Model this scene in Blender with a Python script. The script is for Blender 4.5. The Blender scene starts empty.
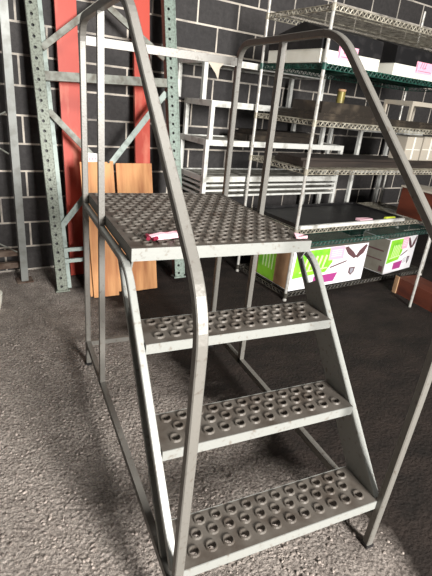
import bpy, math, random
from mathutils import Vector, Matrix
random.seed(7)
sc = bpy.context.scene
COL = sc.collection

# ------------------------------------------------------------------ camera
YAW, PITCH, ROLL = 0.4598, 0.3994, 0.1020
cy, sy = math.cos(YAW), math.sin(YAW)
fwd = Vector((sy*math.cos(PITCH), cy*math.cos(PITCH), -math.sin(PITCH)))
rt = Vector((cy, -sy, 0)); up = rt.cross(fwd)
c, s = math.cos(ROLL), math.sin(ROLL)
r2 = c*rt + s*up; u2 = -s*rt + c*up
cam_d = bpy.data.cameras.new('camera'); cam = bpy.data.objects.new('camera', cam_d); COL.objects.link(cam)
cam.matrix_world = Matrix(((r2.x, u2.x, -fwd.x, -0.3668), (r2.y, u2.y, -fwd.y, -0.7797), (r2.z, u2.z, -fwd.z, 1.4786), (0, 0, 0, 1)))
cam_d.sensor_fit = 'VERTICAL'; cam_d.sensor_height = 36; cam_d.lens = 36*446.27/576
cam_d.clip_start = 0.02
sc.camera = cam

# ------------------------------------------------------------------ light
world = bpy.data.worlds.new('world'); sc.world = world; world.use_nodes = True
bg = world.node_tree.nodes['Background']; bg.inputs[0].default_value = (0.93, 0.96, 1.0, 1); bg.inputs[1].default_value = 0.028

def area(name, loc, target, sx, sy_, power, col):
    l = bpy.data.lights.new(name, 'AREA'); l.shape = 'RECTANGLE'; l.size = sx; l.size_y = sy_; l.energy = power; l.color = col
    o = bpy.data.objects.new(name, l); COL.objects.link(o); o.location = loc
    o.rotation_euler = (Vector(target)-Vector(loc)).to_track_quat('-Z', 'Y').to_euler()
    return o
area('doorway_daylight', (1.25, -4.2, 2.25), (0.2, 1.5, 0.5), 1.1, 1.6, 580, (1.0, 0.98, 0.95))
area('overhead_fill', (1.0, 0.4, 4.6), (0.6, 0.9, 0.0), 1.0, 1.0, 50, (1.0, 0.97, 0.92))  # overhead fill added to brighten the floor; no lamp known there

sc.view_settings.view_transform = 'Standard'
sc.view_settings.look = 'None'
sc.view_settings.exposure = 0.55
sc.view_settings.gamma = 1.0
sc.view_settings.use_curve_mapping = False

# ------------------------------------------------------------------ materials
def lin(rgb):
    return tuple(((v/255)/12.92 if v/255 <= 0.04045 else ((v/255+0.055)/1.055)**2.4) for v in rgb)
def N(t, kind, **kw):
    n = t.nodes.new(kind)
    for k, v in kw.items(): setattr(n, k, v)
    return n
def mat(name, rgb, rough=0.6, metal=0.0, rgb2=None, nscale=12.0, lo=0.4, hi=0.65, bump=0.0, bscale=60.0, detail=6.0, stretch=None, spec=0.5):
    """two-tone noise material with optional bump; colours in sRGB 0-255"""
    m = bpy.data.materials.new(name); m.use_nodes = True; t = m.node_tree; b = t.nodes['Principled BSDF']
    b.inputs['Roughness'].default_value = rough; b.inputs['Metallic'].default_value = metal
    b.inputs['Specular IOR Level'].default_value = spec
    c1 = lin(rgb)+(1,); b.inputs['Base Color'].default_value = c1
    tc = N(t, 'ShaderNodeTexCoord'); vec = tc.outputs['Object']
    if stretch:
        mp = N(t, 'ShaderNodeMapping'); mp.inputs['Scale'].default_value = stretch; t.links.new(vec, mp.inputs[0]); vec = mp.outputs[0]
    if rgb2:
        n = N(t, 'ShaderNodeTexNoise'); n.inputs['Scale'].default_value = nscale; n.inputs['Detail'].default_value = detail
        t.links.new(vec, n.inputs['Vector'])
        mr = N(t, 'ShaderNodeMapRange'); mr.inputs[1].default_value = lo; mr.inputs[2].default_value = hi
        t.links.new(n.outputs[0], mr.inputs[0])
        mx = N(t, 'ShaderNodeMix', data_type='RGBA'); mx.inputs[6].default_value = c1; mx.inputs[7].default_value = lin(rgb2)+(1,)
        t.links.new(mr.outputs[0], mx.inputs[0]); t.links.new(mx.outputs[2], b.inputs['Base Color'])
    if bump:
        n2 = N(t, 'ShaderNodeTexNoise'); n2.inputs['Scale'].default_value = bscale; n2.inputs['Detail'].default_value = 5
        t.links.new(vec, n2.inputs['Vector'])
        bp = N(t, 'ShaderNodeBump'); bp.inputs['Strength'].default_value = bump; bp.inputs['Distance'].default_value = 0.004
        t.links.new(n2.outputs[0], bp.inputs['Height']); t.links.new(bp.outputs[0], b.inputs['Normal'])
    return m

M = {}
M['rail'] = mat('painted_grey_tube', (114, 111, 105), 0.42, 0.15, (86, 77, 68), 60, 0.60, 0.75, 0.15, 120)
M['frame'] = mat('painted_grey_steel', (146, 147, 142), 0.45, 0.12, (116, 107, 97), 55, 0.58, 0.75, 0.12, 100)
M['tread'] = mat('dusty_grey_tread', (94, 88, 81), 0.55, 0.15, (68, 59, 51), 11, 0.42, 0.70, 0.15, 140)
M['galv'] = mat('galvanised_upright', (116, 122, 110), 0.5, 0.2, (74, 76, 66), 70, 0.45, 0.68, 0.2, 90)
M['teal'] = mat('pale_teal_paint', (146, 158, 151), 0.5, 0.1, (112, 122, 115), 20, 0.5, 0.7)
M['greensteel'] = mat('grey_green_steel', (118, 132, 122), 0.5, 0.2, (92, 100, 92), 60, 0.45, 0.65, 0.15, 90)
M['bar'] = mat('grimy_grey_bar', (128, 130, 122), 0.55, 0.25, (88, 84, 74), 16, 0.42, 0.65, 0.2, 80)
M['greypost'] = mat('grey_painted_post', (146, 148, 144), 0.5, 0.2, (122, 122, 116), 14, 0.45, 0.7)
M['red'] = mat('red_painted_steel', (184, 64, 46), 0.5, 0.0, (212, 128, 104), 7, 0.54, 0.72, 0.1, 60, stretch=(1, 1, 0.35))
M['ply'] = mat('plywood_face', (220, 164, 110), 0.7, 0.0, (180, 118, 74), 14, 0.35, 0.65, 0.15, 40, stretch=(1.2, 1, 0.16))
M['plyedge'] = mat('plywood_edge', (150, 98, 62), 0.8, 0.0, (100, 62, 40), 60, 0.4, 0.6)
M['chrome'] = mat('chrome_wire', (214, 212, 206), 0.3, 0.45, (178, 172, 162), 30, 0.5, 0.7)
M['wire'] = mat('dull_wire', (176, 170, 154), 0.4, 0.25, (116, 108, 94), 18, 0.42, 0.65)
M['greenwire'] = mat('green_coated_wire', (38, 84, 72), 0.4, 0.1, (24, 50, 44), 20, 0.4, 0.65)
M['darkwire'] = mat('dark_dusty_wire', (70, 66, 58), 0.5, 0.2, (44, 42, 38), 18, 0.42, 0.65)
M['alu'] = mat('dull_aluminium', (226, 226, 220), 0.38, 0.12, (160, 158, 150), 10, 0.5, 0.72)
M['aludark'] = mat('grimy_aluminium', (132, 130, 122), 0.45, 0.4, (84, 80, 72), 10, 0.42, 0.68)
M['black'] = mat('black_plastic', (20, 19, 20), 0.5, 0.0, (44, 42, 42), 12, 0.5, 0.7)
M['pan'] = mat('blackened_steel_pan', (58, 52, 46), 0.45, 0.4, (92, 82, 70), 9, 0.5, 0.7)
M['plank'] = mat('dark_brown_board', (54, 45, 39), 0.6, 0.0, (38, 32, 28), 8, 0.4, 0.65, stretch=(0.3, 2, 2))
M['white'] = mat('white_card', (232, 230, 218), 0.7, 0.0, (214, 210, 194), 5, 0.5, 0.75)
M['cream'] = mat('cream_card', (176, 168, 154), 0.75, 0.0, (186, 174, 156), 6, 0.45, 0.7)
M['boxwhite'] = mat('printed_white_card', (238, 236, 238), 0.6)
M['greycard'] = mat('grey_card', (132, 128, 116), 0.8, 0, (122, 116, 104), 12, 0.4, 0.7)
M['lime'] = mat('lime_green_print', (146, 214, 54), 0.6, 0.0, (104, 184, 44), 9, 0.45, 0.7)
M['purple'] = mat('purple_print', (170, 62, 132), 0.6)
M['pink'] = mat('pink_label_paper', (246, 176, 196), 0.7)
M['pinkink'] = mat('red_pink_ink', (206, 84, 112), 0.7)
M['brownink'] = mat('brown_print', (94, 62, 66), 0.7)
M['greyink'] = mat('grey_print', (150, 148, 156), 0.7)
M['palegreen'] = mat('pale_green_ink', (214, 240, 170), 0.7)
M['brownbox'] = mat('red_brown_wood', (96, 44, 26), 0.6, 0.0, (70, 30, 20), 7, 0.4, 0.7, stretch=(2, 0.4, 2))
M['tan'] = mat('tan_card', (176, 140, 106), 0.8, 0.0, (150, 114, 84), 9, 0.4, 0.7)
M['paper'] = mat('white_paper', (240, 236, 232), 0.75)
M['yellow'] = mat('yellow_paper', (214, 226, 70), 0.7)
M['olive'] = mat('olive_yellow_tin', (132, 120, 60), 0.45, 0.2, (92, 82, 44), 20, 0.45, 0.65)
M['maroon'] = mat('maroon_film', (116, 28, 48), 0.35)
M['pinkfilm'] = mat('pink_film', (236, 190, 200), 0.35)
M['rust'] = mat('rusty_bar', (120, 104, 92), 0.75, 0.2, (84, 64, 52), 14, 0.42, 0.65, 0.3, 70)
M['dirt'] = mat('dry_dirt', (168, 157, 148), 0.95, 0, (108, 99, 93), 9, 0.4, 0.65, spec=0.2)

def floor_material():
    m = bpy.data.materials.new('gritty_concrete_floor'); m.use_nodes = True; t = m.node_tree; b = t.nodes['Principled BSDF']; L = t.links.new
    tc = N(t, 'ShaderNodeTexCoord'); ob = tc.outputs['Object']
    # grit: light grey-brown dust cake
    n1 = N(t, 'ShaderNodeTexNoise'); n1.inputs['Scale'].default_value = 9; n1.inputs['Detail'].default_value = 12; n1.inputs['Roughness'].default_value = 0.75; L(ob, n1.inputs['Vector'])
    g = N(t, 'ShaderNodeValToRGB'); L(n1.outputs[0], g.inputs[0])
    g.color_ramp.elements[0].position = 0.30; g.color_ramp.elements[0].color = lin((152, 140, 131))+(1,)
    g.color_ramp.elements[1].position = 0.68; g.color_ramp.elements[1].color = lin((228, 215, 204))+(1,)
    # bare, darker brown slab on the right side
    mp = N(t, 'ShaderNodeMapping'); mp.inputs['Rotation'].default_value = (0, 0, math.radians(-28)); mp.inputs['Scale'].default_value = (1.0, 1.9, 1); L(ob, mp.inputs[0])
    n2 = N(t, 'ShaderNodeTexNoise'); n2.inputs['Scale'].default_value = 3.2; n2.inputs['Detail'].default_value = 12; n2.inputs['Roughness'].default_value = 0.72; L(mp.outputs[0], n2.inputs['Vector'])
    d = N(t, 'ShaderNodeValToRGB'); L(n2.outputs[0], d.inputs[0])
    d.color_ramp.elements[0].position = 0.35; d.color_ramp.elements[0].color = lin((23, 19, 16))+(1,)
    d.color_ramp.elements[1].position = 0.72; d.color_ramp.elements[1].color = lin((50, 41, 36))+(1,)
    # where the dust cake ends (a noise-broken edge)
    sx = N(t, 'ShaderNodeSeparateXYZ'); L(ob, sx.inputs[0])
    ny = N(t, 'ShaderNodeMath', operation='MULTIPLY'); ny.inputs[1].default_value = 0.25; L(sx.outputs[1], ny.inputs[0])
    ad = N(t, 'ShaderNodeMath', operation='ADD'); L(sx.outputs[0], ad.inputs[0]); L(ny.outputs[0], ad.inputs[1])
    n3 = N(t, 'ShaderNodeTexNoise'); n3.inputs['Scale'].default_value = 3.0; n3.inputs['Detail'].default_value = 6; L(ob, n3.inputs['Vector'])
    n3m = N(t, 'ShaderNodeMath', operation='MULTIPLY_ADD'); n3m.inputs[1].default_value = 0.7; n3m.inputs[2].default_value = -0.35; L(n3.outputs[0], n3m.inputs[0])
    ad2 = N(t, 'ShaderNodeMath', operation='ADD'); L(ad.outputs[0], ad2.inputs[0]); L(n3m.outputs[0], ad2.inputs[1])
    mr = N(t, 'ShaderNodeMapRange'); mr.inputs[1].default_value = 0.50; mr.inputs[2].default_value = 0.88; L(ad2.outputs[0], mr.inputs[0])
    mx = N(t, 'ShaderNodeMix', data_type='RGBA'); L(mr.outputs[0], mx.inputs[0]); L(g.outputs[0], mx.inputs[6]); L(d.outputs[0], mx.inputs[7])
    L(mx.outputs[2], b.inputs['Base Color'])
    b.inputs['Roughness'].default_value = 0.9; b.inputs['Specular IOR Level'].default_value = 0.25
    # crumb speckle: dark gaps between the pale clods
    sk = N(t, 'ShaderNodeTexNoise'); sk.inputs['Scale'].default_value = 95; sk.inputs['Detail'].default_value = 5; sk.inputs['Roughness'].default_value = 0.65; L(ob, sk.inputs['Vector'])
    skr = N(t, 'ShaderNodeMapRange'); skr.inputs[1].default_value = 0.36; skr.inputs[2].default_value = 0.62; skr.inputs[3].default_value = 0.45; skr.inputs[4].default_value = 1.2; L(sk.outputs[0], skr.inputs[0])
    mg = N(t, 'ShaderNodeMix', data_type='RGBA', blend_type='MULTIPLY'); mg.inputs[0].default_value = 1.0; L(g.outputs[0], mg.inputs[6]); L(skr.outputs[0], mg.inputs[7]); L(mg.outputs[2], mx.inputs[6])
    # bump: clumpy crust, strong on the dust, weak on the slab
    v = N(t, 'ShaderNodeTexVoronoi'); v.inputs['Scale'].default_value = 74; v.feature = 'SMOOTH_F1'; L(ob, v.inputs['Vector'])
    n4 = N(t, 'ShaderNodeTexNoise'); n4.inputs['Scale'].default_value = 60; n4.inputs['Detail'].default_value = 9; n4.inputs['Roughness'].default_value = 0.7; L(ob, n4.inputs['Vector'])
    hh = N(t, 'ShaderNodeMath', operation='MULTIPLY_ADD'); hh.inputs[1].default_value = -0.5; L(v.outputs[0], hh.inputs[0]); L(n4.outputs[0], hh.inputs[2])
    st = N(t, 'ShaderNodeMapRange'); st.inputs[3].default_value = 1.0; st.inputs[4].default_value = 0.45; L(mr.outputs[0], st.inputs[0])
    bp = N(t, 'ShaderNodeBump'); bp.inputs['Distance'].default_value = 0.055; L(st.outputs[0], bp.inputs['Strength']); L(hh.outputs[0], bp.inputs['Height']); L(bp.outputs[0], b.inputs['Normal'])
    return m
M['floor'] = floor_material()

def wall_material():
    m = bpy.data.materials.new('dark_block_wall'); m.use_nodes = True; t = m.node_tree; b = t.nodes['Principled BSDF']; L = t.links.new
    tc = N(t, 'ShaderNodeTexCoord'); sp = N(t, 'ShaderNodeSeparateXYZ'); L(tc.outputs['Object'], sp.inputs[0])
    ax = N(t, 'ShaderNodeMath', operation='ADD'); ax.inputs[1].default_value = 0.2032+0.02+40.64; L(sp.outputs[0], ax.inputs[0])
    az = N(t, 'ShaderNodeMath', operation='ADD'); az.inputs[1].default_value = -0.01+4.064; L(sp.outputs[2], az.inputs[0])
    cb = N(t, 'ShaderNodeCombineXYZ'); L(ax.outputs[0], cb.inputs[0]); L(az.outputs[0], cb.inputs[1])
    br = N(t, 'ShaderNodeTexBrick'); br.inputs['Scale'].default_value = 1.0; br.inputs['Brick Width'].default_value = 0.4064; br.inputs['Row Height'].default_value = 0.2032
    br.inputs['Mortar Size'].default_value = 0.0078; br.inputs['Mortar Smooth'].default_value = 0.25; br.inputs['Bias'].default_value = 0.0
    br.inputs['Color1'].default_value = lin((46, 44, 44))+(1,); br.inputs['Color2'].default_value = lin((60, 57, 56))+(1,); br.inputs['Mortar'].default_value = (1, 1, 1, 1)
    L(cb.outputs[0], br.inputs['Vector'])
    n = N(t, 'ShaderNodeTexNoise'); n.inputs['Scale'].default_value = 26; n.inputs['Detail'].default_value = 8; n.inputs['Roughness'].default_value = 0.7; L(tc.outputs['Object'], n.inputs['Vector'])
    mr = N(t, 'ShaderNodeMapRange'); mr.inputs[1].default_value = 0.3; mr.inputs[2].default_value = 0.75; mr.inputs[3].default_value = 0.72; mr.inputs[4].default_value = 1.6; L(n.outputs[0], mr.inputs[0])
    mul = N(t, 'ShaderNodeMix', data_type='RGBA', blend_type='MULTIPLY'); mul.inputs[0].default_value = 1; L(br.outputs[0], mul.inputs[6]); L(mr.outputs[0], mul.inputs[7])
    # pale mortar, smudged with paint in places
    n2 = N(t, 'ShaderNodeTexNoise'); n2.inputs['Scale'].default_value = 2.6; n2.inputs['Detail'].default_value = 7; n2.inputs['Roughness'].default_value = 0.7; L(tc.outputs['Object'], n2.inputs['Vector'])
    r2_ = N(t, 'ShaderNodeValToRGB'); L(n2.outputs[0], r2_.inputs[0])
    r2_.color_ramp.elements[0].position = 0.34; r2_.color_ramp.elements[0].color = lin((100, 95, 91))+(1,)
    r2_.color_ramp.elements[1].position = 0.56; r2_.color_ramp.elements[1].color = lin((214, 204, 190))+(1,)
    mx = N(t, 'ShaderNodeMix', data_type='RGBA'); L(br.outputs['Fac'], mx.inputs[0]); L(mul.outputs[2], mx.inputs[6]); L(r2_.outputs[0], mx.inputs[7])
    L(mx.outputs[2], b.inputs['Base Color']); b.inputs['Roughness'].default_value = 0.8
    hm = N(t, 'ShaderNodeMath', operation='MULTIPLY_ADD'); hm.inputs[1].default_value = -1.2; L(br.outputs['Fac'], hm.inputs[0]); L(n.outputs[0], hm.inputs[2])
    bp = N(t, 'ShaderNodeBump'); bp.inputs['Strength'].default_value = 0.5; bp.inputs['Distance'].default_value = 0.006; L(hm.outputs[0], bp.inputs['Height']); L(bp.outputs[0], b.inputs['Normal'])
    return m
M['wall'] = wall_material()

# ------------------------------------------------------------------ mesh helpers
class MB:
    def __init__(self): self.v = []; self.f = []; self.m = []
    def face(self, pts, mi=0):
        i = len(self.v); self.v += [tuple(p) for p in pts]; self.f.append(list(range(i, i+len(pts)))); self.m.append(mi)
    def hexa(self, p, mi=0):      # 8 corners: bottom 4 (ccw from above), top 4
        i = len(self.v); self.v += [tuple(q) for q in p]
        for q in ((3, 2, 1, 0), (4, 5, 6, 7), (0, 1, 5, 4), (1, 2, 6, 5), (2, 3, 7, 6), (3, 0, 4, 7)):
            self.f.append([i+k for k in q]); self.m.append(mi)
    def box(self, a, b, mi=0):
        x0, y0, z0 = a; x1, y1, z1 = b
        self.hexa([(x0, y0, z0), (x1, y0, z0), (x1, y1, z0), (x0, y1, z0), (x0, y0, z1), (x1, y0, z1), (x1, y1, z1), (x0, y1, z1)], mi)
    def tube(self, a, b, r, n=6, mi=0, caps=True):
        a = Vector(a); b = Vector(b); d = (b-a).normalized()
        h = Vector((0, 0, 1)) if abs(d.z) < 0.9 else Vector((1, 0, 0))
        p = d.cross(h).normalized(); q = d.cross(p)
        i = len(self.v)
        for e in (a, b):
            for k in range(n):
                t = 2*math.pi*k/n; self.v.append(tuple(e + r*(math.cos(t)*p+math.sin(t)*q)))
        for k in range(n):
            k2 = (k+1) % n; self.f.append([i+k, i+k2, i+n+k2, i+n+k]); self.m.append(mi)
        if caps:
            self.f.append([i+k for k in range(n-1, -1, -1)]); self.m.append(mi)
            self.f.append([i+n+k for k in range(n)]); self.m.append(mi)
    def bar(self, a, b, w, t, side, mi=0):   # rectangular bar; `side` = direction of width w
        a = Vector(a); b = Vector(b); d = (b-a).normalized(); sd = Vector(side); sd = (sd-d*sd.dot(d)).normalized(); tn = d.cross(sd)
        cs = [(-1, -1), (1, -1), (1, 1), (-1, 1)]
        self.hexa([a+sd*(w/2*x)+tn*(t/2*y) for x, y in cs]+[b+sd*(w/2*x)+tn*(t/2*y) for x, y in cs], mi)
    def sweep(self, path, xc, hw, ht, mi=0):  # square tube swept along a (y,z) path in the plane x = xc, softened corners
        n = len(path); ch = hw*0.22
        sec = [(-hw, -ht+ch), (-hw, ht-ch), (-hw+ch, ht), (hw-ch, ht), (hw, ht-ch), (hw, -ht+ch), (hw-ch, -ht), (-hw+ch, -ht)]
        k = len(sec); i0 = len(self.v)
        for j, (y, z) in enumerate(path):
            ta = Vector(path[j])-Vector(path[j-1]) if j > 0 else Vector(path[1])-Vector(path[0])
            tb = Vector(path[j+1])-Vector(path[j]) if j < n-1 else ta
            t = (ta.normalized()+tb.normalized()).normalized(); nn = (-t.y, t.x)
            sc_ = 1/max(0.5, t.dot(tb.normalized()))
            for (x, h) in sec: self.v.append((xc+x, y+nn[0]*h*sc_, z+nn[1]*h*sc_))
        for j in range(n-1):
            for q in range(k):
                q2 = (q+1) % k; self.f.append([i0+j*k+q, i0+j*k+q2, i0+(j+1)*k+q2, i0+(j+1)*k+q]); self.m.append(mi)
        self.f.append([i0+q for q in range(k)][::-1]); self.m.append(mi); self.f.append([i0+(n-1)*k+q for q in range(k)]); self.m.append(mi)
    def lathe(self, cx, cy_, prof, n=16, mi=0):
        i0 = len(self.v)
        for r, z in prof:
            for k in range(n):
                t = 2*math.pi*k/n; self.v.append((cx+r*math.cos(t), cy_+r*math.sin(t), z))
        for j in range(len(prof)-1):
            for k in range(n):
                k2 = (k+1) % n; self.f.append([i0+j*n+k, i0+j*n+k2, i0+(j+1)*n+k2, i0+(j+1)*n+k]); self.m.append(mi)
        self.f.append([i0+k for k in range(n-1, -1, -1)]); self.m.append(mi)
        e = i0+(len(prof)-1)*n; self.f.append([e+k for k in range(n)]); self.m.append(mi)
    def prism(self, poly, axis, a, b, mi=0):  # polygon in the two other axes extruded from a to b along axis
        def mk(p, t):
            return (t, p[0], p[1]) if axis == 0 else ((p[0], t, p[1]) if axis == 1 else (p[0], p[1], t))
        n = len(poly); i = len(self.v); self.v += [mk(p, a) for p in poly]+[mk(p, b) for p in poly]
        self.f.append(list(range(n))[::-1]); self.m.append(mi); self.f.append([i_+n for i_ in range(n)]); self.m.append(mi)
        self.f[-2] = [i+k for k in self.f[-2]]; self.f[-1] = [i+k for k in self.f[-1]]
        for k in range(n):
            k2 = (k+1) % n; self.f.append([i+k, i+k2, i+n+k2, i+n+k]); self.m.append(mi)
    def plate(self, x0, x1, rows, fn, r=0.017, lip=0.005, deep=0.008, mi=0, n=4, plain=False):
        """perforated plate; rows = [(v0, v1, [hole centres u])]; fn(u, v, w) -> point; raised collar round each hole"""
        for v0, v1, us in rows:
            cv = (v0+v1)/2; cuts = []
            if us:
                p = us[1]-us[0] if len(us) > 1 else x1-x0
                e = x0
                for k, u in enumerate(us):
                    a = max(x0, u-p/2) if len(us) > 1 else x0; b = min(x1, u+p/2) if len(us) > 1 else x1
                    if a > e+1e-5: self.face([fn(e, v0, 0), fn(a, v0, 0), fn(a, v1, 0), fn(e, v1, 0)], mi)
                    e = b
                    per = [(a+(b-a)*i/n, v0) for i in range(n)]+[(b, v0+(v1-v0)*i/n) for i in range(n)]+[(b-(b-a)*i/n, v1) for i in range(n)]+[(a, v1-(v1-v0)*i/n) for i in range(n)]
                    K = len(per); ang = [math.atan2(q[1]-cv, q[0]-u) for q in per]
                    rings = [[fn(q[0], q[1], 0) for q in per]]
                    for rr, w in (((r, 0), (r, -deep)) if plain else ((r*1.18, 0), (r, lip), (r*0.82, lip), (r*0.74, -deep))):
                        rings.append([fn(u+rr*math.cos(t), cv+rr*math.sin(t), w) for t in ang])
                    i0 = len(self.v)
                    for R in rings: self.v += [tuple(q) for q in R]
                    for j in range(len(rings)-1):
                        for q in range(K):
                            q2 = (q+1) % K; self.f.append([i0+j*K+q, i0+j*K+q2, i0+(j+1)*K+q2, i0+(j+1)*K+q]); self.m.append(mi)
                if e < x1-1e-5: self.face([fn(e, v0, 0), fn(x1, v0, 0), fn(x1, v1, 0), fn(e, v1, 0)], mi)
            else:
                self.face([fn(x0, v0, 0), fn(x1, v0, 0), fn(x1, v1, 0), fn(x0, v1, 0)], mi)
    def build(self, name, mats, parent=None, loc=None, rz=0.0, smooth=False, label=None):
        me = bpy.data.meshes.new(name); me.from_pydata(self.v, [], self.f); me.update()
        for m in (mats if isinstance(mats, (list, tuple)) else [mats]): me.materials.append(m)
        me.polygons.foreach_set('material_index', self.m)
        if smooth: me.polygons.foreach_set('use_smooth', [True]*len(self.f))
        o = bpy.data.objects.new(name, me); COL.objects.link(o)
        if parent is not None: o.parent = parent
        if loc is not None: o.location = loc
        o.rotation_euler.z = rz
        if label: o['label'] = label
        return o
def tag(o, label, cat, group=None, kind=None):
    o['label'] = label; o['category'] = cat
    if group: o['group'] = group
    if kind: o['kind'] = kind
    return o
def thing(name, label, cat, loc=(0, 0, 0), rz=0.0, group=None):
    o = bpy.data.objects.new(name, None); COL.objects.link(o); o.location = loc; o.rotation_euler = (0, 0, rz); o.empty_display_size = 0.1
    return tag(o, label, cat, group)
def arc(c_, r, a0, a1, n=7):
    return [(c_[0]+r*math.cos(math.radians(a0+(a1-a0)*k/n)), c_[1]+r*math.sin(math.radians(a0+(a1-a0)*k/n))) for k in range(n+1)]
def fillet(pts, rad, n=6):
    out = [pts[0]]
    for i in range(1, len(pts)-1):
        p = Vector(pts[i]); a = (Vector(pts[i-1])-p); b = (Vector(pts[i+1])-p); r = min(rad, a.length*0.48, b.length*0.48)
        a = p+a.normalized()*r; b = p+b.normalized()*r
        for k in range(n+1):
            t = k/n; q = (1-t)**2*a+2*t*(1-t)*p+t*t*b; out.append((q.x, q.y))
    out.append(pts[-1]); return out

# ------------------------------------------------------------------ setting
AW = math.radians(7.5)
EX = Vector((math.cos(AW), math.sin(AW), 0)); EY = Vector((-math.sin(AW), math.cos(AW), 0)); CW = 2.519*1.21
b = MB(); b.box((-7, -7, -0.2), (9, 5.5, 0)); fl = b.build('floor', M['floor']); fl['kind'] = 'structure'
b = MB(); b.box((-8, 0, 0), (10, 0.2, 4.4)); wl = b.build('wall_back', M['wall'], loc=EY*CW, rz=AW); wl['kind'] = 'structure'
def W(along, off, z=0): # point `off` metres in front of the back wall
    return EX*along + EY*(CW-off) + Vector((0, 0, z))

# ------------------------------------------------------------------ the step ladder
WD = 0.7381
RISE, RUN, Z1, TD = 0.2545, 0.2114, 0.2253, 0.168
PY0, PY1, PZ = 0.630, 1.500, 0.9885
lad = thing('rolling_step_ladder', 'grey steel warehouse step ladder with perforated treads and handrails, in the foreground', 'ladder', (0, 0, 0))
X0, X1 = -0.0005, WD+0.0005
def tread(y0, z, name='tread'):
    b = MB(); rows = []; p = 0.0575
    ys = [0.0, 0.017, 0.069, 0.121, 0.160, TD]
    us_a = [0.0570+p*k for k in range(12)]; us_b = [0.0850+p*k for k in range(11)]
    fn = lambda u, v, w: (u, y0+v, z+w)
    b.plate(0, WD, [(0, 0.017, None), (0.017, 0.069, us_a), (0.069, 0.121, us_b), (0.121, 0.160, us_a), (0.160, TD, None)], fn, r=0.0178, lip=0.006, deep=0.018, mi=0)
    # front lip with a return, rear lip, end lips
    t = 0.003
    b.box((0, y0-t, z-0.036), (WD, y0, z), 1); b.box((0, y0, z-0.036), (WD, y0+0.014, z-0.033), 1)
    b.box((0, y0+TD, z-0.036), (WD, y0+TD+t, z), 1)
    b.box((0, y0, z-0.036), (t, y0+TD, z-0.0005), 1); b.box((WD-t, y0, z-0.036), (WD, y0+TD, z-0.0005), 1)
    return b.build(name, [M['tread'], M['frame']], lad)
for i in range(3): tread(i*RUN, Z1+i*RISE)
# top platform
b = MB(); p = 0.0575; rows = [(0, 0.017, None)]; v = 0.017; k = 0
while v+0.052 < PY1-PY0-0.005:
    rows.append((v, v+0.052, [(0.040 if k % 2 else 0.068)+p*j for j in range(12)])); v += 0.052; k += 1
rows.append((v, PY1-PY0, None))
b.plate(0, WD, rows, lambda u, v_, w: (u, PY0+v_, PZ+w), r=0.0178, lip=0.006, deep=0.018, mi=0)
t = 0.003; h = 0.046
b.box((0, PY0-t, PZ-h), (WD, PY0, PZ), 1); b.box((0, PY1, PZ-h), (WD, PY1+t, PZ), 1)
b.box((0, PY0, PZ-h), (t, PY1, PZ-0.0005), 1); b.box((WD-t, PY0, PZ-h), (WD, PY1, PZ-0.0005), 1)
for yy in (0.92, 1.22): b.box((t, yy, PZ-h), (WD-t, yy+0.03, PZ-0.012), 1)
b.build('platform', [M['tread'], M['frame']], lad)
# stringers: bent front tube running back under the platform, straight rear strut, plate between
front = fillet([(0.020, 0.216), (0.214, 0.447), (0.509, 0.798), (0.620, 0.930), (1.474, 0.930)], 0.13, 10)
for xc, xp in ((-0.0135, -0.004), (WD+0.0135, WD+0.002)):
    b = MB(); b.sweep(front, xc, 0.0128, 0.0120); st_ = b.build('stringer', M['frame'], lad)
    b = MB(); b.sweep([(0.095, 0.130), (0.163, 0.228), (0.722, 0.917)], xc, 0.0100, 0.0085); b.build('rear_strut', M['frame'], lad)
    b = MB(); b.prism([(0.020, 0.195), (0.030, 0.210), (0.224, 0.440), (0.519, 0.792), (0.560, 0.842), (0.630, 0.796), (0.165, 0.224), (0.095, 0.130)], 0, xp, xp+0.002)
    b.build('side_plate', M['frame'], lad)
    b = MB(); b.prism([(0.640, 0.9425), (0.730, 0.9425), (0.730, 0.925), (0.665, 0.900)], 0, WD-0.012 if xc > 0 else 0.006, WD-0.006 if xc > 0 else 0.012); b.build('gusset', M['frame'], lad)
# handrail loops, mid posts, bottom rails
rail = fillet([(1.487, 0.0), (1.487, 1.739), (0.700, 1.739), (-0.022, 1.075), (-0.022, 0.72), (-0.004, 0.0)], 0.11, 8)
for xc in (-0.0145, WD+0.0145):
    b = MB(); b.sweep(rail, xc, 0.0138, 0.0138); b.build('handrail', M['rail'], lad)
    b = MB(); b.box((xc-0.012, 1.066, 0.13), (xc+0.012, 1.094, 1.727)); b.build('mid_post', M['rail'], lad)
    b = MB(); b.box((xc-0.012, 0.004, 0.125), (xc+0.012, 1.475, 0.157)); b.build('side_rail', M['rail'], lad)
    for yy in (1.487, -0.004):
        b = MB(); b.box((xc-0.0165, yy-0.0165, 0.0), (xc+0.0165, yy+0.0165, 0.014)); b.build('rubber_foot', M['black'], lad, label='black rubber foot')
b = MB(); b.box((-0.003, 1.4755, 1.64), (WD+0.003, 1.4995, 1.676)); b.build('guard_bar', M['rail'], lad)
b = MB(); b.box((-0.003, 1.4755, 0.125), (WD+0.003, 1.4995, 0.152)); b.build('cross_bar', M['rail'], lad)

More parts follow.
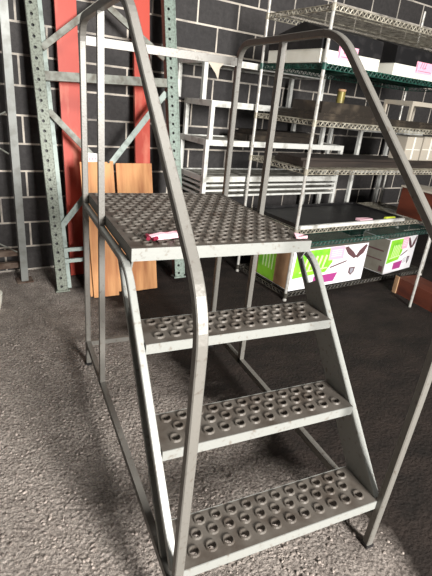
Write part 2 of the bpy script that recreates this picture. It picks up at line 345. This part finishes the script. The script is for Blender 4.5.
# pink wrapper lying on the platform
b = MB(); zt = PZ+0.0065
w0 = thing('candy_wrapper', 'crumpled pink and maroon wrapper lying on the top platform', 'wrapper', (0.085, 0.700, zt), math.radians(13))
pts = [(-0.01, 0.0), (0.03, -0.012), (0.10, -0.016), (0.15, -0.006), (0.15, 0.022), (0.09, 0.024), (0.02, 0.018)]
for k in range(6):
    x0, x1 = k*0.025, (k+1)*0.025; z0, z1 = (0.006+0.008*((k*37) % 5)/5), (0.006+0.008*(((k+1)*37) % 5)/5)
    b.hexa([(x0, -0.014, 0), (x1, -0.014, 0), (x1, 0.016, 0), (x0, 0.016, 0), (x0, -0.008, z0+0.006), (x1, -0.008, z1+0.006), (x1, 0.012, z1+0.008), (x0, 0.012, z0+0.008)], 0)
b.build('wrapper_film', M['pinkfilm'], w0)
b = MB(); b.tube((-0.012, 0.016, 0.008), (0.15, 0.020, 0.010), 0.007, 8); b.tube((-0.014, -0.012, 0.008), (-0.006, 0.016, 0.012), 0.008, 8); b.tube((0.0, -0.018, 0.006), (0.022, -0.014, 0.008), 0.007, 8)
b.build('wrapper_edge', M['maroon'], w0, label='maroon edge of the wrapper')
b = MB(); b.hexa([(0, 0, 0), (0.05, -0.005, 0), (0.055, 0.03, 0), (0.01, 0.035, 0), (0, 0.0, 0.003), (0.05, -0.005, 0.012), (0.055, 0.03, 0.006), (0.01, 0.035, 0.014)])
tag(b.build('paper_scrap', M['pinkfilm'], loc=(WD-0.065, PY0+0.014, zt)), 'pale pink paper scrap at the front right corner of the platform', 'paper')
b = MB(); b.hexa([(-0.038, 0, 0), (0.045, 0, 0), (0.045, 0.002, 0), (-0.038, 0.002, 0), (-0.038, -0.001, 0.002), (0.045, -0.001, 0.002), (0.045, 0.003, 0.002), (-0.038, 0.003, 0.002)])
b.prism([(-0.038, 0), (0.004, -0.045), (0.022, -0.075), (0.026, -0.02), (0.045, 0)], 1, 0.0, 0.0015)
tag(b.build('paper_flag', M['cream'], loc=(0.62, 1.4735, 1.64)), 'torn pale paper corner hanging from the rear guard bar of the ladder', 'paper')

# ------------------------------------------------------------------ pallet rack frame leaning on the wall
LX, LY, RH = -0.045, 0.17, 2.42
rk = thing('pallet_rack_frame', 'grey-green pallet rack end frame with perforated uprights leaning at the block wall', 'rack frame', (-0.035, 2.53, 0.0))
zax = Vector((LX, LY, 1)).normalized(); xax = (Vector((1, 0, 0))-zax*zax.x).normalized(); yax = zax.cross(xax)
rk.matrix_world = Matrix(((xax.x, yax.x, zax.x, -0.035), (xax.y, yax.y, zax.y, 2.53), (xax.z, yax.z, zax.z, 0.012), (0, 0, 0, 1)))
FW = 0.955
def upright(u, m, m2, wid):
    b = MB(); hw = wid/2; st = 0.0665; nrow = int(RH/st)
    rows = [(k*st, (k+1)*st, [u-0.006]) for k in range(nrow)]
    b.plate(u-hw, u+hw, rows, lambda a, c_, w: (a, -w, c_), r=0.0104, deep=0.003, plain=True)
    zt_ = nrow*st
    b.box((u-hw, 0.0, 0), (u-hw+0.003, 0.07, zt_)); b.box((u+hw-0.003, 0.0, 0), (u+hw, 0.07, zt_))
    b.box((u-hw+0.003, 0.030, 0), (u+hw-0.003, 0.032, zt_), 2)  # black backing strip so the holes read dark, standing for shade inside
    o = b.build('upright', [m, m2, M['black']], rk)
    b = MB(); b.box((u+hw-0.004, 0.066, 0.0), (u+hw+0.034, 0.070, zt_)); b.build('rear_lip', m2, o)
    b = MB(); b.box((u-hw-0.012, -0.012, -0.008), (u+hw+0.012, 0.085, 0.004)); b.build('foot_plate', m, o)
upright(0.0, M['galv'], M['teal'], 0.078)
upright(FW, M['greensteel'], M['greensteel'], 0.078)
def brace(u0, z0, u1, z1, wdt=0.042, m='bar', y=0.030):
    b = MB(); b.bar((u0, y, z0), (u1, y, z1), wdt, 0.02, (u1-u0 and -(z1-z0), 0, u1-u0)); b.build('brace', M[m], rk)
e = 0.039
brace(e, 1.70, FW-e, 2.37, y=0.022); brace(e, 2.37, FW-e, 1.70, y=0.046)
brace(e, 1.30, FW-e, 0.32, y=0.022); brace(e, 0.48, FW-e, 1.46, m='teal', y=0.046)
b = MB(); b.box((e, 0.004, 1.495), (FW-e, 0.040, 1.555)); b.build('cross_beam', M['bar'], rk)
for zz in (0.21, 0.295): b = MB(); b.box((e, 0.015, zz), (FW-e, 0.045, zz+0.028)); b.build('cross_beam', M['teal'], rk)

# red beams leaning on the wall behind the rack
def red(x, y, wdt, lx, ly, H, label):
    r_ = thing('red_beam', label, 'beam', (x, y, 0.0)); z = Vector((lx, ly, 1)).normalized(); xx = (Vector(EX)-z*z.dot(EX)).normalized(); yy = z.cross(xx)
    r_.matrix_world = Matrix(((xx.x, yy.x, z.x, x), (xx.y, yy.y, z.y, y), (xx.z, yy.z, z.z, 0.004), (0, 0, 0, 1)))
    b = MB(); b.box((0, 0, 0), (wdt, 0.030, H)); b.build('beam_body', M['red'], r_)
    b = MB(); b.box((wdt-0.02, 0.030, 0.0), (wdt, 0.040, H)); b.build('step_flange', M['red'], r_)
    b = MB(); b.box((0.005, -0.004, H-0.22), (wdt-0.005, 0.0, H)); b.build('end_bracket', M['red'], r_)
red(0.068, 2.850, 0.150, -0.016, 0.066, 2.62, 'broad red steel beam leaning between the left rack upright and the ladder')
red(0.650, 2.920, 0.130, -0.020, 0.068, 2.62, 'scuffed red steel beam leaning right, above the plywood panels')

# plywood panels propped in front of the rack
def panel(x, y, wdt, hgt, lx, ly, rz, label, thk=0.018):
    z = Vector((lx, ly, 1)).normalized(); e0 = Vector((math.cos(rz), math.sin(rz), 0)); xx = (e0-z*z.dot(e0)).normalized(); yy = z.cross(xx)
    o = thing('plywood_panel', label, 'panel', (x, y, 0), 0, 'plywood panels propped on the rack')
    o.matrix_world = Matrix(((xx.x, yy.x, z.x, x), (xx.y, yy.y, z.y, y), (xx.z, yy.z, z.z, 0.006), (0, 0, 0, 1)))
    b = MB(); b.box((0, 0, 0), (wdt, 0.004, hgt)); b.build('face_veneer', M['ply'], o)
    b = MB(); b.box((0, 0.004, 0), (wdt, thk, hgt)); b.build('core', M['plyedge'], o)
panel(0.172, 2.362, 0.190, 0.985, -0.03, 0.20, 0.0, 'front left plywood panel propped behind the ladder, reaching lowest')
panel(0.150, 2.388, 0.195, 0.990, -0.03, 0.20, 0.0, 'plywood panel tucked behind the front left one, thin left edge showing')
panel(0.372, 2.440, 0.026, 0.995, -0.03, 0.20, 0.03, 'narrow plywood strip standing between the two wide panels')
panel(0.412, 2.415, 0.283, 0.985, -0.03, 0.20, 0.10, 'right plywood panel propped behind the ladder platform')
b = MB(); b.prism([(0, 0), (0.075, 0), (0.078, 0.08), (0.004, 0.085)], 1, 0, 0.0015, 0)
for k in range(3): b.prism([(0.012+k*0.02, 0.03), (0.022+k*0.02, 0.055), (0.026+k*0.02, 0.052), (0.016+k*0.02, 0.028)], 1, -0.0006, 0.0, 1)
pt = tag(b.build('paper_tag', [M['paper'], M['pinkink']], loc=(0.175, 2.598, 0.955)), 'white paper tag with red scribble above the left plywood panel', 'paper')
pt.rotation_euler = (-0.2, 0, 0)

# ------------------------------------------------------------------ grey rack at far left
gr = thing('grey_rack_post', 'smooth grey steel rack post with thin tie rods at the far left', 'rack', (-0.293, 2.80, 0), AW)
b = MB(); b.box((-0.026, -0.02, 0), (0.026, 0.03, 2.6)); b.build('post', M['greypost'], gr)
b = MB(); b.box((-0.06, -0.04, 0), (0.06, 0.07, 0.01)); b.build('foot_plate', M['rust'], gr)
for z0, z1 in ((0.245, 0.62), (1.26, 0.95), (0.98, 1.36)):
    b = MB(); b.tube((-0.036, 0.015, z0), (-0.62, 0.015, z1), 0.006, 6); b.build('tie_rod', M['bar'], gr)
for zz in (0.10, 0.20):
    b = MB(); b.box((-1.3, 0.052, zz), (0.03, 0.09, zz+0.045)); b.build('bottom_bar', M['rust'], gr)
b = MB(); b.box((-1.336, -0.02, 0), (-1.264, 0.05, 2.6)); b.build('post', M['greypost'], gr)
b = MB(); b.lathe(0, 0, [(0.085, 0.0), (0.10, 0.06), (0.105, 0.11), (0.108, 0.115), (0.10, 0.118)], 20)
tag(b.build('plastic_tub', M['white'], loc=(-0.556, 2.34, 0.0), smooth=False), 'white plastic tub cut off by the left edge of the photo', 'tub')

# ------------------------------------------------------------------ chrome wire shelving
UF = Vector((1.65, 2.0, 0)); UL, UD = 1.83, 0.70
def U(a, o, z=0): return UF + EX*a + EY*o + Vector((0, 0, z))
un = thing('wire_shelving_unit', 'tall chrome wire shelving unit with two green shelves, behind the ladder on the right', 'shelving', UF, AW)
for (a, o) in ((0, 0), (UL, 0), (0, UD), (UL, UD)):
    b = MB(); b.tube((a, o, 0.012), (a, o, 2.42), 0.0127, 12)
    for z in (0.30, 0.9, 1.2, 1.6, 1.95, 2.25): b.tube((a, o, z), (a, o, z+0.006), 0.0137, 12)
    b.tube((a, o, 0), (a, o, 0.014), 0.017, 10); b.build('post', M['chrome'], un)
def wire_shelf(z, m, parent, L=UL, D=UD, gap=0.030, truss=0.032):
    b = MB(); r = 0.0038
    for o in (0.0, D):
        for zz in (z, z-truss): b.tube((0.013, o, zz), (L-0.013, o, zz), r, 6)
        n = int((L-0.03)/0.045); st = (L-0.03)/n
        for k in range(n):
            x0 = 0.015+k*st; b.tube((x0, o, z-truss), (x0+st/2, o, z), r, 4, caps=False); b.tube((x0+st/2, o, z), (x0+st, o, z-truss), r, 4, caps=False)
    for a in (0.0, L):
        for zz in (z, z-truss): b.tube((a, 0.013, zz), (a, D-0.013, zz), r, 6)
        n = int((D-0.03)/0.045); st = (D-0.03)/n
        for k in range(n):
            y0 = 0.015+k*st; b.tube((a, y0, z-truss), (a, y0+st/2, z), r*0.8, 4, caps=False); b.tube((a, y0+st/2, z), (a, y0+st, z-truss), r*0.8, 4, caps=False)
    n = int(L/gap)
    for k in range(1, n): b.tube((L*k/n, 0, z+0.003), (L*k/n, D, z+0.003), 0.0022, 4, caps=False)
    for f_ in (0.3, 0.7): b.tube((0, D*f_, z-0.002), (L, D*f_, z-0.002), r, 5)
    o_ = b.build('shelf', M[m], parent)
    for (a, o) in ((0, 0), (L, 0), (0, D), (L, D)):
        b = MB(); b.tube((a, o, z-truss-0.006), (a, o, z+0.006), 0.0175, 10); b.build('corner_collar', M[m], o_)
SH = [(0.062, 'darkwire'), (0.485, 'greenwire'), (0.600, 'wire'), (1.060, 'wire'), (1.400, 'wire'), (1.765, 'greenwire'), (2.110, 'wire')]
for z, m in SH: wire_shelf(z, m, un)

# two lidded document boxes on the upper green shelf
def letters(b, x0, z0, wdt, y, mi):      # handwritten strokes
    for k, dx in enumerate((0.0, 0.3, 0.62)):
        xx = x0+wdt*dx
        b.prism([(xx, z0), (xx+0.006, z0), (xx+0.018, z0+0.045), (xx+0.012, z0+0.045)], 1, y-0.0006, y, mi)
    b.prism([(x0+wdt*0.45, z0-0.002), (x0+wdt*0.8, z0+0.004), (x0+wdt*0.8, z0+0.009), (x0+wdt*0.45, z0+0.003)], 1, y-0.0006, y, mi)
def lidbox(a, o, L, D, H, label, lab_x, lab_z, lab_w, lab_h):
    P = U(a, o, 1.7705); t = thing('storage_box', label, 'box', P, AW, 'lidded boxes on the green shelf')
    b = MB(); b.box((0.004, 0.004, 0), (L-0.004, D-0.004, 0.085)); b.build('tray', M['white'], t, label='white lower tray')
    b = MB(); b.prism([(0, 0.085), (D, 0.085), (D-0.004, H-0.05), (D*0.36, H+0.04), (0.004, H-0.015)], 0, 0.0, L); b.build('lid', M['black'], t, label='deep black lid')
    b = MB(); y = -0.001
    b.box((lab_x, y-0.0008, lab_z), (lab_x+lab_w, 0.0035, lab_z+lab_h), 0); b.box((lab_x+0.006, y-0.0012, lab_z+0.008), (lab_x+0.012, y-0.0008, lab_z+lab_h-0.008), 1)
    letters(b, lab_x+0.05, lab_z+0.035, 0.09, y-0.0008, 1)
    b.box((lab_x+0.03, y-0.0012, lab_z+0.014), (lab_x+lab_w-0.01, y-0.0008, lab_z+0.018), 1)
    b.build('label', [M['pink'], M['pinkink']], t, label='pink label with red handwriting')
lidbox(-0.020, 0.035, 0.605, 0.58, 0.215, 'black-lidded white box with pink label on the green shelf, left one by the pole', 0.165, 0.04, 0.19, 0.085)
lidbox(0.745, 0.035, 0.600, 0.58, 0.215, 'black-lidded white box with pink label on the green shelf, right one', 0.265, 0.045, 0.21, 0.08)
b = MB(); b.box((0, 0, 0), (0.30, 0.4, 0.16)); b.box((0.01, -0.002, 0.02), (0.1, 0, 0.12), 1)
tag(b.build('white_carton', [M['white'], M['cream']], loc=U(1.40, 0.03, 1.7705), rz=AW), 'plain white carton at the right end of the green shelf', 'carton')

# printed cartons on the bottom shelf
def print_front(b, L, H, y):
    q = lambda pts, mi, d=0.0008: b.prism([(p_[0]*L, p_[1]*H) for p_ in pts], 1, y-d, y, mi)
    q([(0.02, 0.30), (0.44, 0.36), (0.52, 0.60), (0.50, 0.97), (0.04, 0.97)], 1)                 # lime field
    q([(0.30, 0.08), (0.58, 0.08), (0.62, 0.30), (0.30, 0.28)], 2)                              # purple band
    q([(0.46, 0.66), (0.66, 0.66), (0.66, 0.99), (0.46, 0.99)], 3, 0.0014)                       # pink label
    for k in range(4): q([(0.49, 0.74+0.05*k), (0.63, 0.75+0.05*k), (0.63, 0.765+0.05*k), (0.49, 0.755+0.05*k)], 0, 0.0017)
    for k in range(5):                                                                           # pale brush strokes on the lime
        x0 = 0.14+0.06*k; q([(x0, 0.45), (x0+0.02, 0.44), (x0+0.06, 0.80), (x0+0.035, 0.82)], 4, 0.0012)
    q([(0.10, 0.42), (0.46, 0.46), (0.46, 0.49), (0.10, 0.45)], 4, 0.0012)
    # crossed dark paddle shapes
    q([(0.66, 0.94), (0.70, 0.97), (0.80, 0.80), (0.86, 0.66), (0.82, 0.62), (0.72, 0.76)], 5)
    q([(0.99, 0.94), (0.96, 0.97), (0.88, 0.82), (0.84, 0.66), (0.87, 0.62), (0.95, 0.74)], 5)
    q([(0.50, 0.44), (0.72, 0.56), (0.725, 0.60), (0.50, 0.48)], 5)                              # long dark dash
    q([(0.78, 0.24), (0.82, 0.16), (0.86, 0.24), (0.87, 0.38), (0.78, 0.38)], 5)                  # shield emblem
    q([(0.80, 0.25), (0.82, 0.20), (0.845, 0.25), (0.85, 0.35), (0.80, 0.35)], 6, 0.0012)
    for k in range(4): q([(0.62, 0.22+0.04*k), (0.74, 0.23+0.04*k), (0.74, 0.243+0.04*k), (0.62, 0.233+0.04*k)], 6)
def carton(a, o, L, D, H, rz, label, side):
    P = U(a, o, 0.069); t = thing('printed_carton', label, 'carton', P, AW+rz, 'printed cartons on the bottom shelf')
    b = MB(); b.box((0, 0, 0), (L, D, H)); b.build('carton_body', M['boxwhite'], t)
    b = MB(); b.box((L*0.02, D*0.49, H), (L*0.98, D*0.52, H+0.001)); b.box((0.003, 0.003, H), (L-0.003, D*0.49, H+0.0008)); b.box((0.003, D*0.52, H), (L-0.003, D-0.003, H+0.0008)); b.build('top_flap', M['greycard'], t, label='grey top flaps')
    b = MB(); print_front(b, L, H, 0.0); b.build('printed_front', [M['boxwhite'], M['lime'], M['purple'], M['pink'], M['palegreen'], M['brownink'], M['greyink']], t, label='lime, purple and pink printing')
    b = MB(); y = -0.001
    b.box((-0.001, 0.005, 0.005), (0, D-0.005, H-0.005), 0)
    if side == 'lime':
        b.box((-0.0018, D*0.45, 0.01), (-0.001, D*0.95, H-0.02), 1)
        for k in range(4): b.box((-0.0024, D*(0.52+0.09*k), H*0.3), (-0.0018, D*(0.55+0.09*k), H*0.7), 2)
    else:
        for z0, z1 in ((0.62, 0.66), (0.36, 0.39)): b.box((-0.0018, D*0.15, H*z0), (-0.001, D*0.8, H*z1), 3)
        b.box((-0.0018, D*0.06, H*0.06), (-0.001, D*0.2, H*0.22), 3)
    b.build('printed_side', [M['tan'] if side == 'lime' else M['greycard'], M['lime'], M['palegreen'], M['brownink']], t, label='printed end panel')
carton(0.040, 0.020, 0.885, 0.46, 0.350, 0.0, 'white carton printed lime, purple and pink on the bottom shelf, left one nearest the ladder', 'lime')
carton(1.235, 0.020, 0.50, 0.30, 0.350, 0.12, 'turned white carton with lime and purple stripe on the bottom shelf, right one', 'grey')

# things on the middle shelves
def flat(name, m, P, L, D, H, label, cat):
    b = MB(); b.box((0, 0, 0), (L, D, H)); return tag(b.build(name, M[m], loc=P, rz=AW), label, cat)
flat('sheet_pan', 'pan', U(0.08, 0.09, 1.4065), 1.66, 0.50, 0.030, 'long blackened flat pan on the shelf under the green one, lower of two', 'pan')
flat('sheet_pan', 'pan', U(0.11, 0.12, 1.4370), 1.57, 0.44, 0.019, 'long blackened flat pan carrying the olive tin, upper of two', 'pan')
flat('brown_board', 'plank', U(0.05, 0.10, 1.0665), 1.72, 0.34, 0.044, 'long dark brown board lying on the middle wire shelf, lower of two', 'board')
flat('brown_board', 'plank', U(0.05, 0.13, 1.1110), 1.70, 0.28, 0.018, 'long dark brown board under the cream cartons, upper of two', 'board')
flat('dark_crate', 'pan', U(0.20, 0.16, 1.4565), 0.62, 0.34, 0.080, 'shallow dark crate under the olive tin, on the blackened pans', 'crate')
t_ = thing('spice_tin', 'small olive yellow tin standing on the shallow dark crate', 'tin', U(0.52, 0.30, 1.537))
b = MB(); b.lathe(0, 0, [(0.030, 0), (0.032, 0.004), (0.032, 0.085), (0.030, 0.088)], 18); b.build('tin_body', M['olive'], t_)
b = MB(); b.lathe(0, 0, [(0.033, 0.088), (0.033, 0.102), (0.028, 0.105)], 18); b.build('lid', M['tan'], t_)
cf = thing('cream_frame_rack', 'low cream framed rack standing on the blackened pans at the right', 'rack', U(1.22, 0.14, 1.457), AW)
b = MB()
b.box((0, 0, 0.125), (0.44, 0.03, 0.16)); b.box((0, 0.27, 0.125), (0.44, 0.30, 0.16)); b.box((0, 0.03, 0.125), (0.03, 0.27, 0.16)); b.box((0.41, 0.03, 0.125), (0.44, 0.27, 0.16)); b.build('top_frame', M['cream'], cf)
for (x, y) in ((0, 0), (0.415, 0), (0, 0.275), (0.415, 0.275)): b = MB(); b.box((x, y, 0), (x+0.025, y+0.025, 0.125)); b.build('leg', M['cream'], cf)
for k, (a, w_, h_) in enumerate(((1.27, 0.22, 0.20), (1.51, 0.24, 0.21))):
    c_ = thing('cream_carton', ['cream carton on the brown boards, left of the pair', 'cream carton on the brown boards, right of the pair'][k], 'carton', U(a, 0.14, 1.1297), AW, 'cream cartons on the brown boards')
    b = MB(); b.box((0, 0, 0), (w_, 0.16, h_)); b.build('carton_body', M['cream'], c_)
    b = MB(); b.box((w_*0.45, -0.001, h_*0.05), (w_*0.55, 0, h_)); b.box((0.01, -0.0008, h_*0.45), (w_-0.01, 0, h_*0.48)); b.build('tape', M['white'], c_)
bt = thing('black_tray', 'long shallow black tray with bright front edge on the low shelf above the printed cartons', 'tray', U(0.03, 0.0, 0.6065), AW)
b = MB(); b.box((0, 0.012, 0), (1.28, 0.62, 0.012)); b.box((0, 0.608, 0.012), (1.28, 0.62, 0.03)); b.box((0, 0.012, 0.012), (0.012, 0.608, 0.03)); b.box((1.268, 0.012, 0.012), (1.28, 0.608, 0.03)); b.build('tray_pan', M['black'], bt)
b = MB(); b.box((0, -0.012, 0.0), (1.28, 0.012, 0.026)); b.build('front_edge', M['alu'], bt, label='bright metal front edge')
b = MB(); b.hexa([(0, 0, 0), (0.15, 0, 0), (0.15, 0.06, 0), (0, 0.06, 0), (0, 0.01, 0.012), (0.15, 0.0, 0.02), (0.15, 0.055, 0.016), (0, 0.06, 0.02)])
tag(b.build('pink_card', M['pinkfilm'], loc=U(0.76, 0.03, 0.6188), rz=AW), 'pale pink card lying at the front edge of the low shelf', 'card')
b = MB(); b.hexa([(0, 0, 0), (0.13, 0, 0), (0.13, 0.03, 0), (0, 0.03, 0), (0, 0.0, 0.018), (0.13, 0.0, 0.016), (0.13, 0.02, 0.018), (0, 0.02, 0.018)])
tag(b.build('yellow_tag', M['yellow'], loc=U(1.11, 0.04, 0.6188), rz=AW), 'small yellow green tag at the front edge of the low shelf', 'tag')
# ------------------------------------------------------------------ aluminium racks behind
def alu_rack(label, a, o, L, D, z0, z1, rails, group, slats=5, m='alu'):
    t = thing('aluminium_rack', label, 'rack', U(a, o, z0), AW, group); H = z1-z0; w_ = 0.034
    for (x, y) in ((0, 0), (L-w_, 0), (0, D-w_), (L-w_, D-w_)): b = MB(); b.box((x, y, 0), (x+w_, y+w_, H-0.045)); b.build('leg', M[m], t)
    for zz, th in rails+[(H, 0.045)]:
        g = w_ if zz < H else 0.0; g2 = w_ if zz < H else 0.03
        b = MB(); b.box((g, 0, zz-th), (L-g, 0.03, zz)); b.box((g, D-0.03, zz-th), (L-g, D, zz)); b.box((0, g2, zz-th), (0.03, D-g2, zz)); b.box((L-0.03, g2, zz-th), (L, D-g2, zz))
        fr = b.build('frame_rail', M[m], t)
        for k in range(slats):
            b = MB(); y = 0.05+(D-0.13)*k/(slats-1); b.box((0.031, y, zz-min(0.03, th)), (L-0.031, y+0.035, zz-min(0.008, th*0.3))); b.build('slat', M['aludark'], fr)
    return t
G1 = 'aluminium racks stacked behind the ladder'
alu_rack('tall aluminium rack at the bottom of the stack behind the ladder', -0.435, 0.740, 1.58, 0.46, 0.0, 1.170, [(0.30, 0.04), (0.72, 0.016), (0.765, 0.016), (0.81, 0.016), (0.875, 0.045)], G1)
alu_rack('low aluminium rack in the middle of the stack behind the ladder', -0.410, 0.742, 1.27, 0.455, 1.1705, 1.465, [], G1)
alu_rack('topmost aluminium rack of the stack behind the ladder', -0.500, 0.742, 1.25, 0.455, 1.4655, 1.765, [], G1)
alu_rack('dull aluminium rack by the wall behind the right part of the wire shelving', 1.35, 0.745, 1.0, 0.44, 0.0, 1.36, [(0.45, 0.04), (0.95, 0.04)], None)
flat('dark_tray', 'pan', U(0.0, 0.80, 1.1705), 0.9, 0.30, 0.050, 'dark tray lying on the tall aluminium rack between the stacked frames, lower of two', 'tray')
flat('dark_tray', 'pan', U(0.1, 0.83, 1.2210), 0.75, 0.25, 0.034, 'smaller dark tray lying on the tall aluminium rack, upper of two', 'tray')

# ------------------------------------------------------------------ small rack at the right edge with brown boxes
RC = -math.radians(51.6)
sr = thing('wire_cart', 'low chrome wire cart cut off by the right edge, standing askew', 'cart', (2.69, 1.64, 0), RC)
for (a, o) in ((0, 0), (0.5, 0), (0, 0.8), (0.5, 0.8)):
    b = MB(); b.tube((a, o, 0), (a, o, 0.82), 0.0115, 10); b.build('post', M['chrome'], sr)
wire_shelf(0.78, 'wire', sr, 0.5, 0.8, 0.04)
bx = thing('brown_box', 'red-brown wooden box with pale top overhanging the low shelf at the right edge', 'box', U(1.50, -0.13, 0.6067), AW)
b = MB(); b.box((0, 0, 0), (0.29, 0.36, 0.262)); b.build('box_body', M['brownbox'], bx)
b = MB(); b.box((-0.01, -0.01, 0.262), (0.298, 0.37, 0.278)); b.build('lid', M['cream'], bx, label='pale lid')
bx = thing('brown_box', 'low red-brown wooden box on the floor under the printed carton at the right edge', 'box', (2.80, 1.44, 0.0))
b = MB(); b.box((0, 0, 0), (0.24, 0.50, 0.15)); b.build('box_body', M['brownbox'], bx)
for y0 in (-0.012, 0.47):
    b = MB(); b.box((-0.012, y0, 0.0), (0.0, y0+0.042, 0.158)); b.build('corner_batten', M['tan'], bx, label='tan corner batten')

# ------------------------------------------------------------------ loose dirt
def clods():
    b = MB(); ico = []
    t = (1+5**0.5)/2
    iv = [Vector(v).normalized() for v in ((-1, t, 0), (1, t, 0), (-1, -t, 0), (1, -t, 0), (0, -1, t), (0, 1, t), (0, -1, -t), (0, 1, -t), (t, 0, -1), (t, 0, 1), (-t, 0, -1), (-t, 0, 1))]
    fc = [(0, 11, 5), (0, 5, 1), (0, 1, 7), (0, 7, 10), (0, 10, 11), (1, 5, 9), (5, 11, 4), (11, 10, 2), (10, 7, 6), (7, 1, 8), (3, 9, 4), (3, 4, 2), (3, 2, 6), (3, 6, 8), (3, 8, 9), (4, 9, 5), (2, 4, 11), (6, 2, 10), (8, 6, 7), (9, 8, 1)]
    n = 0
    while n < 7000:
        x = random.uniform(-1.3, 0.95); y = random.uniform(-0.1, 2.5)
        edge = x+0.25*y
        if edge > 0.85: continue
        if edge > 0.55 and (y > 0.2 or random.random() < 0.6): continue
        if y > 1.9 and random.random() < 0.6: continue
        if y > 2.2 and (x < -0.4 or x > 0.05): continue
        r = 0.0022+0.0045*random.random()**2.5
        i = len(b.v); sx, sy__, sz = random.uniform(0.8, 1.6), random.uniform(0.8, 1.6), random.uniform(0.5, 0.9); a = random.uniform(0, 6.28)
        for v in iv:
            k = random.uniform(0.75, 1.2); px, py_ = v.x*r*sx*k, v.y*r*sy__*k
            b.v.append((x+px*math.cos(a)-py_*math.sin(a), y+px*math.sin(a)+py_*math.cos(a), max(0.0, r*sz*0.5+v.z*r*sz*k)))
        for f in fc: b.f.append([i+k for k in f]); b.m.append(0)
        n += 1
    return b.build('loose_dirt', M['dirt'])
tag(clods(), 'loose grey-brown dirt crumbs scattered over the floor at the left', 'dirt', kind='stuff')
